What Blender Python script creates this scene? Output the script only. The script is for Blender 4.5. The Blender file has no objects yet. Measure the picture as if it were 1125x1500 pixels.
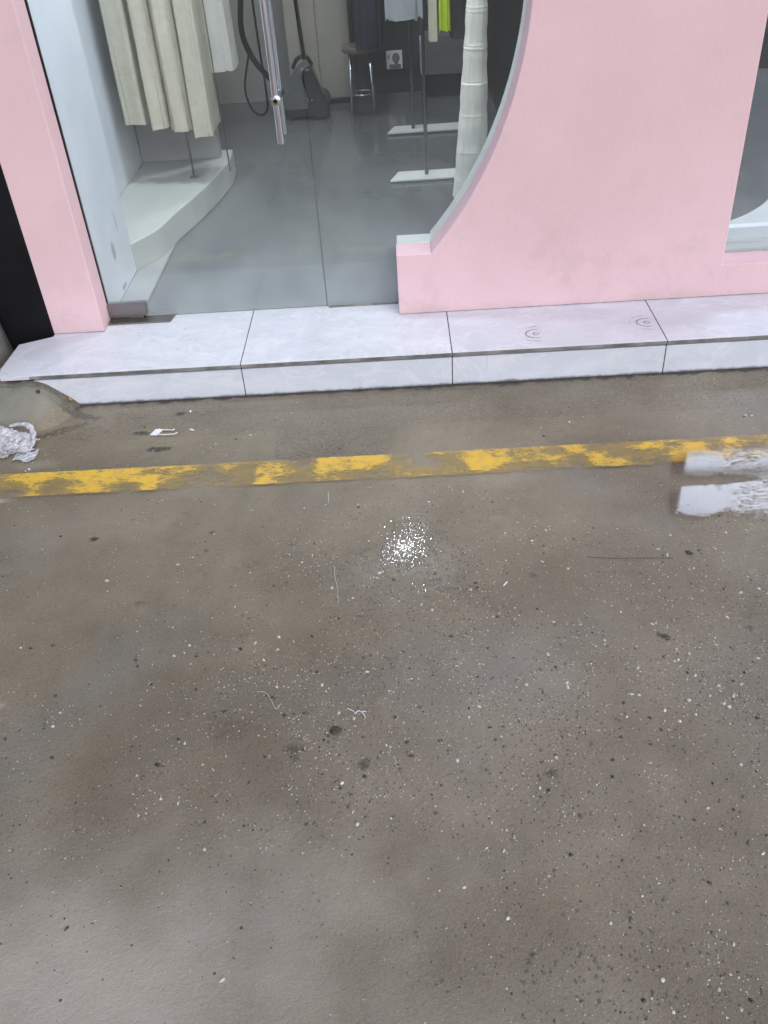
import bpy, bmesh, math, random
import numpy as np
from mathutils import Vector, Matrix, noise
from mathutils.geometry import tessellate_polygon
R = math.radians
random.seed(4); rng = np.random.default_rng(7)
S = bpy.context.scene; C = S.collection

# ---------------------------------------------------------------- camera, sky, sun, exposure
PITCH, ROLL, YAW = .6622, -.0762, -.0423
f_ = Vector((math.sin(YAW)*math.cos(PITCH), math.cos(YAW)*math.cos(PITCH), -math.sin(PITCH)))
r_ = Vector((math.cos(YAW), -math.sin(YAW), 0)); u_ = r_.cross(f_)
r2 = r_*math.cos(ROLL)+u_*math.sin(ROLL); u2 = u_*math.cos(ROLL)-r_*math.sin(ROLL)
cd = bpy.data.cameras.new('camera'); cam = bpy.data.objects.new('camera', cd); C.objects.link(cam)
cam.matrix_world = Matrix(((r2.x, u2.x, -f_.x, .079), (r2.y, u2.y, -f_.y, -2.2321), (r2.z, u2.z, -f_.z, 1.2904), (0, 0, 0, 1)))
cd.sensor_fit = 'VERTICAL'; cd.sensor_height = 36; cd.lens = 36*1295.6/1500
cd.clip_start = .05; cd.clip_end = 500
S.camera = cam
W = bpy.data.worlds.new('World'); S.world = W; W.use_nodes = True
wn = W.node_tree.nodes; wn.clear()
sky = wn.new('ShaderNodeTexSky'); sky.sky_type = 'NISHITA'; sky.sun_disc = False
SUN_EL, SUN_AZ = R(38), R(150)          # azimuth clockwise from +Y: behind the camera, to its right
sky.sun_elevation = SUN_EL; sky.sun_rotation = SUN_AZ; sky.air_density = 1.0; sky.dust_density = 1.5; sky.ozone_density = 1.0
bg = wn.new('ShaderNodeBackground'); bg.inputs[1].default_value = .12
wo = wn.new('ShaderNodeOutputWorld')
W.node_tree.links.new(sky.outputs[0], bg.inputs[0]); W.node_tree.links.new(bg.outputs[0], wo.inputs[0])
sd = bpy.data.lights.new('sun', 'SUN'); sd.energy = 1.7; sd.angle = R(70); sd.color = (1, .985, .965)
sun = bpy.data.objects.new('sun', sd); C.objects.link(sun)
sdir = Vector((math.sin(SUN_AZ)*math.cos(SUN_EL), math.cos(SUN_AZ)*math.cos(SUN_EL), math.sin(SUN_EL)))
sun.rotation_euler = sdir.to_track_quat('Z', 'Y').to_euler()
S.view_settings.view_transform = 'Standard'; S.view_settings.look = 'None'
S.view_settings.exposure = 0.13; S.view_settings.gamma = 1; S.view_settings.use_curve_mapping = False
S.render.engine = 'CYCLES'; S.cycles.sample_clamp_indirect = 6
S.cycles.transparent_max_bounces = 16

# ---------------------------------------------------------------- node helpers
class M:
    def __init__(s, name):
        s.m = bpy.data.materials.new(name); s.m.use_nodes = True; s.t = s.m.node_tree; s.t.nodes.clear()
        s.out = s.t.nodes.new('ShaderNodeOutputMaterial'); s.pos = s.n('ShaderNodeTexCoord').outputs['Object']
    def n(s, k, **kw):
        o = s.t.nodes.new(k)
        for a, b in kw.items(): setattr(o, a, b)
        return o
    def put(s, sock, v):
        if hasattr(v, 'is_output') or isinstance(v, bpy.types.NodeSocket): s.t.links.new(v, sock)
        elif isinstance(v, (tuple, list)) and len(v) == 3 and sock.type == 'RGBA': sock.default_value = (*v, 1)
        else: sock.default_value = v
    def noise(s, sc, det=3, rough=.55, dist=0, vec=None, out='Fac', stretch=None, off=None):
        v = vec or s.pos
        if stretch or off:
            mp = s.n('ShaderNodeMapping'); s.put(mp.inputs[0], v)
            if stretch: mp.inputs['Scale'].default_value = stretch
            if off: mp.inputs['Location'].default_value = off
            v = mp.outputs[0]
        o = s.n('ShaderNodeTexNoise'); s.put(o.inputs['Vector'], v)
        for k, x in (('Scale', sc), ('Detail', det), ('Roughness', rough), ('Distortion', dist)): o.inputs[k].default_value = x
        return o.outputs[out]
    def vor(s, sc, out='Distance', feat='F1', rnd=1, vec=None):
        o = s.n('ShaderNodeTexVoronoi', feature=feat); s.put(o.inputs['Vector'], vec or s.pos)
        o.inputs['Scale'].default_value = sc; o.inputs['Randomness'].default_value = rnd
        return o.outputs[out]
    def ramp(s, v, a, b, lo=0., hi=1.):
        o = s.n('ShaderNodeMapRange', interpolation_type='SMOOTHSTEP'); s.put(o.inputs[0], v)
        for i, x in enumerate((a, b, lo, hi)): o.inputs[i+1].default_value = x
        return o.outputs[0]
    def math(s, op, a, b=0., c=0.):
        o = s.n('ShaderNodeMath', operation=op)
        for i, x in enumerate((a, b, c)): s.put(o.inputs[i], x)
        return o.outputs[0]
    def mix(s, f, a, b, bt='MIX'):
        o = s.n('ShaderNodeMix', data_type='RGBA', blend_type=bt)
        s.put(o.inputs[0], f); s.put(o.inputs[6], a); s.put(o.inputs[7], b); return o.outputs[2]
    def attr(s, n):
        return s.n('ShaderNodeAttribute', attribute_name=n).outputs['Fac']
    def bump(s, h, st, d=.01, nrm=None):
        o = s.n('ShaderNodeBump'); o.inputs['Distance'].default_value = d; s.put(o.inputs['Strength'], st); s.put(o.inputs['Height'], h)
        if nrm: s.put(o.inputs['Normal'], nrm)
        return o.outputs[0]
    def bsdf(s, col, rough=.6, nrm=None, **kw):
        o = s.n('ShaderNodeBsdfPrincipled'); s.put(o.inputs['Base Color'], col); s.put(o.inputs['Roughness'], rough)
        if nrm is not None: s.put(o.inputs['Normal'], nrm)
        for k, x in kw.items(): s.put(o.inputs[k.replace('_', ' ')], x)
        return o.outputs[0]
    def done(s, sh):
        s.t.links.new(sh, s.out.inputs[0]); return s.m
    def sep(s):
        o = s.n('ShaderNodeSeparateXYZ'); s.put(o.inputs[0], s.pos); return o.outputs
    def blob(s, cx, cy, rx, ry, axes=(0, 1), wob=.25, sc=20):
        xyz = s.sep(); a = s.math('DIVIDE', s.math('SUBTRACT', xyz[axes[0]], cx), rx); b = s.math('DIVIDE', s.math('SUBTRACT', xyz[axes[1]], cy), ry)
        d = s.math('SQRT', s.math('ADD', s.math('MULTIPLY', a, a), s.math('MULTIPLY', b, b)))
        d = s.math('ADD', d, s.math('MULTIPLY', s.math('SUBTRACT', s.noise(sc, 4), .5), wob*4))
        return s.ramp(d, 1.1, .5)

def plain(name, col, rough=.6, var=.12, sc=8, bump=.1, bs=120, **kw):
    m = M(name); n = m.noise(sc, 4)
    c = m.mix(m.ramp(n, .3, .7), tuple(x*(1-var) for x in col), tuple(min(1, x*(1+var)) for x in col))
    nb = m.bump(m.noise(bs, 3), bump, .002) if bump else None
    return m.done(m.bsdf(c, rough, nb, **kw))
def metal(name, col, rough=.25, metallic=1.):
    m = M(name); n = m.noise(60, 4, stretch=(1, 1, .15))
    return m.done(m.bsdf(m.mix(n, tuple(x*.8 for x in col), col), m.ramp(n, .2, .8, rough*.7, rough*1.3), Metallic=metallic))
def lamp(name, col, st):
    m = M(name); e = m.n('ShaderNodeEmission'); e.inputs[0].default_value = (*col, 1); e.inputs[1].default_value = st
    return m.done(e.outputs[0])

# ---------------------------------------------------------------- object helpers
def link(o, parent=None):
    C.objects.link(o)
    if parent: o.parent = parent; o.matrix_parent_inverse = parent.matrix_world.inverted()
    return o
def tag(o, label=None, cat=None, group=None, kind=None):
    for k, v in (('label', label), ('category', cat), ('group', group), ('kind', kind)):
        if v: o[k] = v
    return o
def thing(name, loc, label, cat, group=None):
    o = bpy.data.objects.new(name, None); o.empty_display_size = .05; o.location = loc; o.matrix_world = Matrix.Translation(loc)
    C.objects.link(o); return tag(o, label, cat, group)
def from_bm(name, bm, mat, parent=None, smooth=False, bevel=0, seg=2):
    bmesh.ops.recalc_face_normals(bm, faces=bm.faces)
    me = bpy.data.meshes.new(name); bm.to_mesh(me); bm.free(); me.materials.append(mat)
    if smooth: me.shade_smooth()
    o = bpy.data.objects.new(name, me); link(o, parent)
    if bevel:
        b = o.modifiers.new('bevel', 'BEVEL'); b.width = bevel; b.segments = seg; b.limit_method = 'ANGLE'; b.angle_limit = R(35)
    return o
def box_bm(bm, x0, x1, y0, y1, z0, z1, rot=None):
    v = [bm.verts.new((x, y, z)) for x in (x0, x1) for y in (y0, y1) for z in (z0, z1)]
    for f in ((0, 1, 3, 2), (4, 6, 7, 5), (0, 4, 5, 1), (2, 3, 7, 6), (0, 2, 6, 4), (1, 5, 7, 3)): bm.faces.new([v[i] for i in f])
    if rot:
        c = Vector(((x0+x1)/2, (y0+y1)/2, (z0+z1)/2)); bmesh.ops.rotate(bm, verts=v, cent=c, matrix=Matrix.Rotation(rot, 3, 'Z'))
    return v
def box(name, x0, x1, y0, y1, z0, z1, mat, parent=None, bevel=.002, rot=None):
    bm = bmesh.new(); box_bm(bm, x0, x1, y0, y1, z0, z1, rot); return from_bm(name, bm, mat, parent, bevel=bevel)
def tube_bm(bm, pts, rad, n=12, cap=True):
    pts = [Vector(p) for p in pts]; rings = []
    rads = rad if isinstance(rad, (list, tuple)) else [rad]*len(pts)
    ref = None
    for i, p in enumerate(pts):
        d = (pts[min(i+1, len(pts)-1)]-pts[max(i-1, 0)]).normalized()
        if ref is None: ref = Vector((0, 0, 1)) if abs(d.z) < .9 else Vector((1, 0, 0))
        a = d.cross(ref).normalized(); ref = a.cross(d).normalized()
        rings.append([bm.verts.new(p+(a*math.cos(t)+ref*math.sin(t))*rads[i]) for t in [2*math.pi*k/n for k in range(n)]])
    for r0, r1 in zip(rings, rings[1:]):
        for k in range(n): bm.faces.new((r0[k], r0[(k+1) % n], r1[(k+1) % n], r1[k]))
    if cap: bm.faces.new(rings[0][::-1]); bm.faces.new(rings[-1])
def tube(name, pts, rad, mat, parent=None, n=14, bevel=0):
    bm = bmesh.new(); tube_bm(bm, pts, rad, n); o = from_bm(name, bm, mat, parent, smooth=True, bevel=bevel)
    return o
def extrude(name, outline, holes, lo, hi, mat, parent=None, bevel=0, plane='XZ'):
    """solid from an outline (with holes) pulled between two depths"""
    loops = [outline]+holes; flat = [p for l in loops for p in l]
    tris = tessellate_polygon([[Vector((p[0], p[1], 0)) for p in l] for l in loops])
    P = (lambda p, d: (p[0], d, p[1])) if plane == 'XZ' else (lambda p, d: (p[0], p[1], d))
    bm = bmesh.new(); a = [bm.verts.new(P(p, lo)) for p in flat]; b = [bm.verts.new(P(p, hi)) for p in flat]
    for t in tris:
        bm.faces.new([a[i] for i in t]); bm.faces.new([b[i] for i in reversed(t)])
    k = 0
    for l in loops:
        for i in range(len(l)):
            j = (i+1) % len(l); bm.faces.new((a[k+i], a[k+j], b[k+j], b[k+i]))
        k += len(l)
    bmesh.ops.recalc_face_normals(bm, faces=bm.faces)
    bmesh.ops.dissolve_limit(bm, angle_limit=R(1), verts=bm.verts, edges=bm.edges)
    return from_bm(name, bm, mat, parent, bevel=bevel)
def smooth_curve(pts, n=8):
    out = []
    for i in range(len(pts)-1):
        p0, p1, p2, p3 = [Vector(pts[min(max(k, 0), len(pts)-1)]) for k in (i-1, i, i+1, i+2)]
        for j in range(n):
            t = j/n
            out.append(.5*((2*p1)+(p2-p0)*t+(2*p0-5*p1+4*p2-p3)*t*t+(3*p1-p0-3*p2+p3)*t**3))
    out.append(Vector(pts[-1])); return out
fbm = lambda x, y, z=0, o=4: noise.fractal(Vector((x, y, z)), 1.0, 2.0, o)

# ---------------------------------------------------------------- materials
ZS = .104                                    # height of the step and of the shop floor
def ground_mat():
    m = M('worn_wet_concrete')
    big = m.noise(1.7, 5, .6, .6); mid = m.noise(7, 5, .62, .3, off=(3, 1, 0)); fine = m.noise(160, 3, .7); grit = m.noise(650, 2, .7)
    c = m.mix(m.ramp(big, .3, .72), (.232, .194, .136), (.328, .284, .212))
    c = m.mix(m.math('MULTIPLY', m.ramp(m.noise(2.6, 3, .5, off=(7, 2, 3)), .52, .74), .45), c, (.245, .24, .225))      # bluish grey tint
    c = m.mix(m.math('MULTIPLY', m.ramp(m.noise(3.1, 3, .5, off=(1, 9, 3)), .52, .75), .40), c, (.262, .222, .182))      # brownish tint
    c = m.mix(m.ramp(mid, .3, .75, .0, .75), c, m.mix(1., c, (.74, .73, .72), 'MULTIPLY'))
    c = m.mix(m.ramp(fine, .25, .75, 0, .3), c, m.mix(1., c, (.6, .6, .6), 'MULTIPLY'))
    c = m.mix(m.ramp(grit, .5, .8, 0, .4), c, (.45, .43, .39))
    tiny = m.noise(270, 3, .8, off=(2, 2, 2))
    c = m.mix(m.ramp(tiny, .56, .66, 0, .5), c, m.mix(1., c, (1.7, 1.7, 1.7), 'MULTIPLY'))
    c = m.mix(m.ramp(tiny, .44, .34, 0, .55), c, m.mix(1., c, (.5, .48, .46), 'MULTIPLY'))
    blot = m.noise(19, 5, .75, .8, off=(6, 1, 2))
    c = m.mix(m.ramp(blot, .56, .70, 0, .4), c, m.mix(1., c, (.66, .65, .64), 'MULTIPLY'))
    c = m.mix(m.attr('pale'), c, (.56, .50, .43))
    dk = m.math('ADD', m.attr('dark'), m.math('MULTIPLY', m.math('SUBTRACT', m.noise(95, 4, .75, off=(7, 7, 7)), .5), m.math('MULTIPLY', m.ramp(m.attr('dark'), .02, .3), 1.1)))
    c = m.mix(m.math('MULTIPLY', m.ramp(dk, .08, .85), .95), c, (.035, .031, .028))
    c = m.mix(m.attr('mound'), c, (.235, .235, .20))
    # small aggregate showing in the surface
    v = m.n('ShaderNodeTexVoronoi', feature='F1'); m.put(v.inputs['Vector'], m.pos); v.inputs['Scale'].default_value = 105
    dist, cell = v.outputs['Distance'], v.outputs['Color']
    sc_ = m.n('ShaderNodeSeparateColor'); m.put(sc_.inputs[0], cell)
    ag = m.attr('agg')
    spot = m.math('LESS_THAN', m.math('ADD', dist, m.math('MULTIPLY', m.noise(500, 1), .2)), m.math('MULTIPLY', sc_.outputs[1], .36))
    pick = m.math('LESS_THAN', sc_.outputs[0], m.math('MULTIPLY', ag, .55))
    spot = m.math('MULTIPLY', spot, pick)
    scol = m.mix(m.ramp(sc_.outputs[2], .35, .65), (.035, .03, .027), (.34, .32, .29))
    c = m.mix(m.math('MULTIPLY', spot, .8), c, scol)
    wet = m.attr('wet'); glo = m.attr('glint')
    c = m.mix(m.math('MULTIPLY', wet, .3), c, m.mix(1., c, (.6, .6, .62), 'MULTIPLY'))
    h = m.math('ADD', m.math('MULTIPLY', m.noise(330, 2, .6), 1.0), m.math('MULTIPLY', m.noise(110, 4, .7), 2.2))
    h = m.math('ADD', h, m.math('MULTIPLY', spot, .25))
    nb = m.bump(h, m.ramp(glo, 0, .4, .42, .3), .0022)
    ro = m.math('ADD', m.ramp(m.noise(40, 3), .3, .7, .42, .60), m.math('MULTIPLY', wet, -.22))
    pits = m.math('ADD', m.noise(210, 2, .6, stretch=(1, .8, 1), off=(3, 5, 2)), m.math('MULTIPLY', glo, .24))
    film = m.ramp(pits, .655, .70)                     # little pools of water standing between the grains
    ro = m.math('MULTIPLY', ro, m.math('SUBTRACT', 1., m.math('MULTIPLY', film, .35)))
    c = m.mix(m.math('MULTIPLY', film, .35), c, m.mix(1., c, (.6, .6, .6), 'MULTIPLY'))
    return m.done(m.bsdf(c, ro, nb, Specular_IOR_Level=m.ramp(glo, 0, 1, .32, .6)))
def paint_mat():
    m = M('worn_yellow_paint'); w = m.attr('wear')
    n1 = m.noise(26, 5, .7, .6); n2 = m.noise(120, 4, .75, stretch=(.5, 1.3, 1))
    k = m.math('ADD', m.math('ADD', w, .05), m.math('ADD', m.math('MULTIPLY', m.math('SUBTRACT', n1, .5), .7), m.math('MULTIPLY', m.math('SUBTRACT', n2, .5), 1.3)))
    a = m.math('MAXIMUM', m.ramp(k, .36, .82), m.math('MULTIPLY', m.ramp(k, .04, .40), .48))
    c = m.mix(m.ramp(k, .45, .95), (.50, .36, .12), (.76, .47, .045))
    c = m.mix(m.ramp(m.noise(33, 5, .8, off=(4, 4, 4)), .48, .68, 0, .6), c, (.42, .31, .13))
    tr = m.n('ShaderNodeBsdfTransparent').outputs[0]
    mx = m.n('ShaderNodeMixShader'); m.put(mx.inputs[0], a); m.put(mx.inputs[1], tr)
    m.put(mx.inputs[2], m.bsdf(c, .55, m.bump(m.math('ADD', n2, m.noise(400, 2)), .35, .0015)))
    return m.done(mx.outputs[0])
def puddle_mat():
    m = M('thin_rain_water'); w = m.attr('depth')
    n1 = m.noise(38, 4, .7, .4); n2 = m.noise(120, 3, .6, stretch=(.6, 1.15, 1))
    k = m.math('ADD', w, m.math('ADD', m.math('MULTIPLY', m.math('SUBTRACT', n1, .5), .7), m.math('MULTIPLY', m.math('SUBTRACT', n2, .5), .95)))
    a = m.ramp(k, .40, .72, 0, .93)
    fr = m.n('ShaderNodeFresnel'); fr.inputs[0].default_value = 1.33
    nb = m.bump(m.noise(9, 2), .05, .002)
    m.put(fr.inputs['Normal'], nb)
    g = m.n('ShaderNodeBsdfGlossy'); g.inputs['Roughness'].default_value = .065; m.put(g.inputs['Normal'], nb)
    t1 = m.n('ShaderNodeBsdfTransparent'); t1.inputs[0].default_value = (.99, .99, .99, 1)
    w1 = m.n('ShaderNodeMixShader'); m.put(w1.inputs[0], fr.outputs[0]); m.put(w1.inputs[1], t1.outputs[0]); m.put(w1.inputs[2], g.outputs[0])
    t2 = m.n('ShaderNodeBsdfTransparent'); w2 = m.n('ShaderNodeMixShader')
    m.put(w2.inputs[0], a); m.put(w2.inputs[1], t2.outputs[0]); m.put(w2.inputs[2], w1.outputs[0])
    return m.done(w2.outputs[0])
def tile_mat(name, foot=False):
    m = M(name)
    v = m.noise(5, 6, .6, 1.2, stretch=(1, 2.2, 2.2)); v2 = m.noise(2.2, 3, .5)
    c = m.mix(m.ramp(v, .35, .7), (.60, .625, .69) if foot else (.62, .66, .76), (.69, .70, .765) if foot else (.70, .73, .83))
    vein = m.math('ABSOLUTE', m.math('SUBTRACT', m.noise(3.2, 4, .6, 1.5, stretch=(1, 1.6, 1.6), off=(2, 5, 1)), .5))
    c = m.mix(m.ramp(vein, .03, 0, 0, .5), c, (.78, .80, .85))
    c = m.mix(m.math('MULTIPLY', m.ramp(v2, .52, .7), .3), c, (.56, .57, .63))
    c = m.mix(m.math('MULTIPLY', m.ramp(m.noise(9, 6, .75, off=(3, 3, 8)), .6, .78), .2), c, (.36, .34, .31))   # grime film
    c = m.mix(m.ramp(m.noise(55, 5, .8, off=(1, 3, 8)), .7, .76, 0, .6), c, (.2, .19, .17))   # small dirt flecks
    c = m.mix(m.ramp(m.noise(190, 3, .7), .72, .78, 0, .5), c, (.25, .24, .22))
    if foot:       # dried mud left by shoe soles
        for cx, cy in ((.456, .085), (.78, .117)):
            xyz = m.sep(); a = m.math('DIVIDE', m.math('SUBTRACT', xyz[0], cx), .052); b = m.math('DIVIDE', m.math('SUBTRACT', xyz[1], cy), .046)
            d = m.math('SQRT', m.math('ADD', m.math('MULTIPLY', a, a), m.math('MULTIPLY', b, b)))
            ring = m.math('ABSOLUTE', m.math('SUBTRACT', m.math('FRACT', m.math('ADD', m.math('MULTIPLY', d, 2.4), .15)), .5))
            d = m.math('ADD', d, m.math('MULTIPLY', m.noise(16, 2), .5)); line = m.math('MULTIPLY', m.ramp(ring, .17, .07), m.ramp(d, 1.3, 1.15))
            side = m.ramp(a, .45, -.1)
            dots = m.ramp(m.noise(230, 3, .7), .40, .48)
            c = m.mix(m.math('MULTIPLY', m.math('MULTIPLY', line, side), m.math('MULTIPLY', dots, .85)), c, (.07, .06, .035))
    else:
        st = m.ramp(m.noise(1, 5, .7, stretch=(60, 60, 3)), .62, .75, 0, .35)     # run marks down the face
        c = m.mix(m.math('MULTIPLY', st, m.ramp(m.noise(6, 2), .5, .65)), c, (.33, .32, .31))
    if not foot:
        z = m.sep()[2]
        c = m.mix(m.ramp(m.math('ADD', z, m.math('MULTIPLY', m.noise(28, 5, .75), .016)), .0165, .008, 0, .8), c, (.10, .09, .08))      # dirt line along the ground
        c = m.mix(m.math('MULTIPLY', m.ramp(m.noise(7, 5, .75, off=(9, 2, 2)), .52, .7), .14), c, (.40, .39, .38))
    return m.done(m.bsdf(c, m.ramp(m.noise(14, 4), .3, .7, .22, .42), m.bump(m.noise(12, 2), .04, .003)))
def pink_mat():
    m = M('pink_painted_plaster'); xyz = m.sep()
    c = m.mix(m.ramp(m.noise(2.2, 4, .6), .3, .7), (.70, .49, .53), (.75, .535, .58))
    c = m.mix(m.ramp(m.noise(5, 5, .65, off=(2, 6, 1)), .55, .78, 0, .28), c, (.56, .42, .43))
    low = m.ramp(m.math('ADD', xyz[2], m.math('MULTIPLY', m.noise(14, 4, .7), .05)), .165, .12)
    c = m.mix(m.math('MULTIPLY', low, .35), c, (.45, .36, .35))                      # splash dirt along the foot
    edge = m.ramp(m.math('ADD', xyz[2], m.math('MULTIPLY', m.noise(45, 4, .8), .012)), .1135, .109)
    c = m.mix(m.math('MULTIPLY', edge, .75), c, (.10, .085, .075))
    c = m.mix(m.ramp(m.noise(70, 5, .8, off=(5, 5, 5)), .72, .78, 0, .4), c, (.40, .31, .30))
    h = m.math('ADD', m.noise(85, 3, .5), m.math('MULTIPLY', m.noise(7, 3), .8))
    c = m.mix(m.math('MULTIPLY', m.ramp(m.noise(6, 5, .7, .4, off=(8, 8, 1)), .5, .72), m.ramp(xyz[2], .55, .15)), c, m.mix(.24, c, (.36, .31, .30)))
    return m.done(m.bsdf(c, .8, m.bump(h, .25, .003), Specular_IOR_Level=.25))
def inner_white():
    m = M('inner_white_paint')
    c = m.mix(m.ramp(m.noise(3, 4), .3, .7), (.62, .67, .75), (.70, .75, .82))
    sm = m.blob(.530, .252, .022, .034, axes=(1, 2), sc=60, wob=.35)
    c = m.mix(m.math('MULTIPLY', sm, m.ramp(m.noise(220, 3), .35, .6, .35, .8)), c, (.17, .17, .18))
    sm = m.blob(.552, .124, .034, .010, axes=(1, 2), sc=90, wob=.3)
    c = m.mix(m.math('MULTIPLY', sm, m.ramp(m.noise(180, 2, stretch=(1, 1, .3)), .42, .55)), c, (.03, .03, .03))
    sm = m.blob(.62, .318, .012, .035, axes=(1, 2), sc=60, wob=.3)
    c = m.mix(m.math('MULTIPLY', sm, .45), c, (.3, .31, .32))
    return m.done(m.bsdf(c, .6, m.bump(m.noise(60, 3), .1, .002)))
def glass_mat():
    m = M('green_tinted_glass')
    fr = m.n('ShaderNodeFresnel'); bf = m.n('ShaderNodeNewGeometry').outputs['Backfacing']
    m.put(fr.inputs[0], m.math('SUBTRACT', 1.5, m.math('MULTIPLY', bf, 1.5-1/1.5)))     # same reflectance on both faces of the thin pane
    t = m.n('ShaderNodeBsdfTransparent'); t.inputs[0].default_value = (.94, .955, .955, 1)
    g = m.n('ShaderNodeBsdfGlossy'); g.inputs['Roughness'].default_value = 0.0
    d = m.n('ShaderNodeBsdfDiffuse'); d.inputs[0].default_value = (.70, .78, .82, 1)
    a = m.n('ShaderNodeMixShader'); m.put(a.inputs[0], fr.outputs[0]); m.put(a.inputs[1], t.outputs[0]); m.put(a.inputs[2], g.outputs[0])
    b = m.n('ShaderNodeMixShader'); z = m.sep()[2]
    dust_veil = m.math('ADD', m.ramp(m.noise(3, 4, .65), .3, .75, .004, .02), m.math('MULTIPLY', m.ramp(m.math('ADD', z, m.math('MULTIPLY', m.noise(4, 4, .6), .25)), .85, .15, 0, .19), m.ramp(m.noise(9, 5, .7, off=(3, 1, 7)), .25, .7, .6, 1)))  # a little dust, plus a milky reflection veil painted in towards the bottom
    m.put(b.inputs[0], dust_veil); m.put(b.inputs[1], a.outputs[0]); m.put(b.inputs[2], d.outputs[0])
    return m.done(b.outputs[0])
def cloth(name, col, trans=.25, fold=40, var=.1, rib=None):
    m = M(name); n = m.noise(fold, 3, stretch=(1, 1, .08))
    c = m.mix(n, tuple(x*(1-var) for x in col), tuple(min(1, x*(1+var)) for x in col))
    c = m.mix(m.ramp(m.noise(25, 5, .7), .4, .7, 0, .35), c, m.mix(1., c, (.72, .71, .68), 'MULTIPLY'))
    wv = m.noise(500, 2)
    o = m.bsdf(c, .85, m.bump(m.math('ADD', m.math('MULTIPLY', n, 1.), m.math('MULTIPLY', wv, .3)), .5, .006))
    t = m.n('ShaderNodeBsdfTranslucent'); m.put(t.inputs[0], c)
    x = m.n('ShaderNodeMixShader'); x.inputs[0].default_value = trans; m.put(x.inputs[1], o); m.put(x.inputs[2], t.outputs[0])
    return m.done(x.outputs[0])
def floor_mat():
    m = M('polished_grey_floor')
    c = m.mix(m.ramp(m.noise(1.6, 5, .6), .3, .7), (.068, .074, .076), (.105, .11, .112))
    c = m.mix(m.ramp(m.noise(300, 2), .6, .75, 0, .15), c, (.3, .3, .3))
    return m.done(m.bsdf(c, m.ramp(m.noise(6, 4), .3, .7, .11, .2), m.bump(m.noise(14, 2), .03, .003)))

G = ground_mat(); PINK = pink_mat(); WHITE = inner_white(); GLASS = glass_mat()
TREAD = tile_mat('marble_look_tile', True); RISER = tile_mat('marble_look_riser')
GROUT = plain('dark_grout', (.07, .065, .06), .9); TRIM = plain('grey_edge_trim', (.20, .195, .19), .6, .45, 14, .3)
CEM = plain('rough_cement', (.17, .165, .155), .85, .25, 20, .5, 90)
STEEL = metal('brushed_steel', (.62, .6, .6), .22); CHROME = metal('polished_steel', (.86, .88, .98), .17)
DULL = metal('dull_hinge_steel', (.30, .275, .27), .42)
BLACK = plain('black_painted_metal', (.006, .006, .008), .7, .3, 6, .1, Specular_IOR_Level=.2)

# ---------------------------------------------------------------- ground sheet
def lerp_table(T, u, v):
    u = min(max(u, 0), T.shape[1]-1.001); v = min(max(v, 0), T.shape[0]-1.001)
    i, j = int(u), int(v); a, b = u-i, v-j
    a = a*a*(3-2*a); b = b*b*(3-2*b)
    return (T[j, i]*(1-a)+T[j, i+1]*a)*(1-b)+(T[j+1, i]*(1-a)+T[j+1, i+1]*a)*b
def gb(x, y, cx, cy, rx, ry, ang=0, wob=.35, sc=25, hard=.35):
    dx, dy = x-cx, y-cy
    if abs(dx) > 2.2*max(rx, ry) or abs(dy) > 2.2*max(rx, ry): return 0.
    c, s = math.cos(ang), math.sin(ang); a = (dx*c+dy*s)/rx; b = (-dx*s+dy*c)/ry
    d = math.hypot(a, b)+wob*fbm(x*sc, y*sc, cx*9)
    return min(1, max(0, (1+hard-d)/(2*hard)))
def mound_h(x, y):
    # cement heaped against the broken end of the step
    a = (x+1.04)/(.165 if x > -1.04 else .5); b = (y-.01)/(.165 if y < .01 else .4)
    d = math.hypot(a, b)
    h = .092*max(0, 1-d*d)**1.0
    if h > 0: h *= 1+.12*fbm(x*12, y*12)
    return h
DARK = [(-.677, -.627, .010, .009, .8), (.556, -1.02, .014, .007, .85, -.5), (-.155, -1.25, .020, .014, .45), (-.151, -1.275, .012, .010, .4),
        (-.517, -.854, .022, .009, .4), (.327, -.823, .010, .010, .4, .5), (.726, -1.007, .011, .012, .45), (-.397, -.623, .010, .005, .5), (-.40, -.69, .008, .005, .6),
        (-.598, -.255, .035, .012, .7), (-.664, -.171, .026, .010, .7), (-.567, -.078, .016, .008, .8), (-.52, -.075, .008, .005, .4), (-.62, -.30, .06, .01, .25, .4),
        (-.87, -.05, .10, .02, .45, -.5), (-.82, -.15, .09, .05, .25), (-.9, -.14, .11, .018, .45, .45), (-.28, -1.2, .05, .03, .25), (-.2, -.68, .012, .006, .4),
        (.28, -.6, .04, .02, .2), (.18, -.76, .03, .03, .15), (.29, -1.32, .014, .01, .5), (-.03, -1.29, .012, .012, .5), (-.06, -.60, .006, .006, .5), (-.93, .0, .05, .012, .4, -.8)]
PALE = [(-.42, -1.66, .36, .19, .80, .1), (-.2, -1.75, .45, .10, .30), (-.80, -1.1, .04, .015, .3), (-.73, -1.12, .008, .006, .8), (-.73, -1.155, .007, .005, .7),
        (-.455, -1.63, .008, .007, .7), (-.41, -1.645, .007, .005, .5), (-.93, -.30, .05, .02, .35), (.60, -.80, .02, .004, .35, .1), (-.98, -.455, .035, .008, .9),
        (.1, -.80, .12, .06, .12), (.4, -1.1, .3, .12, .14), (.1, -1.35, .35, .10, .10), (-.75, -.55, .2, .08, .12), (.32, -.47, .1, .03, .2), (-.84, -.10, .10, .03, .12, .4)]
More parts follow.
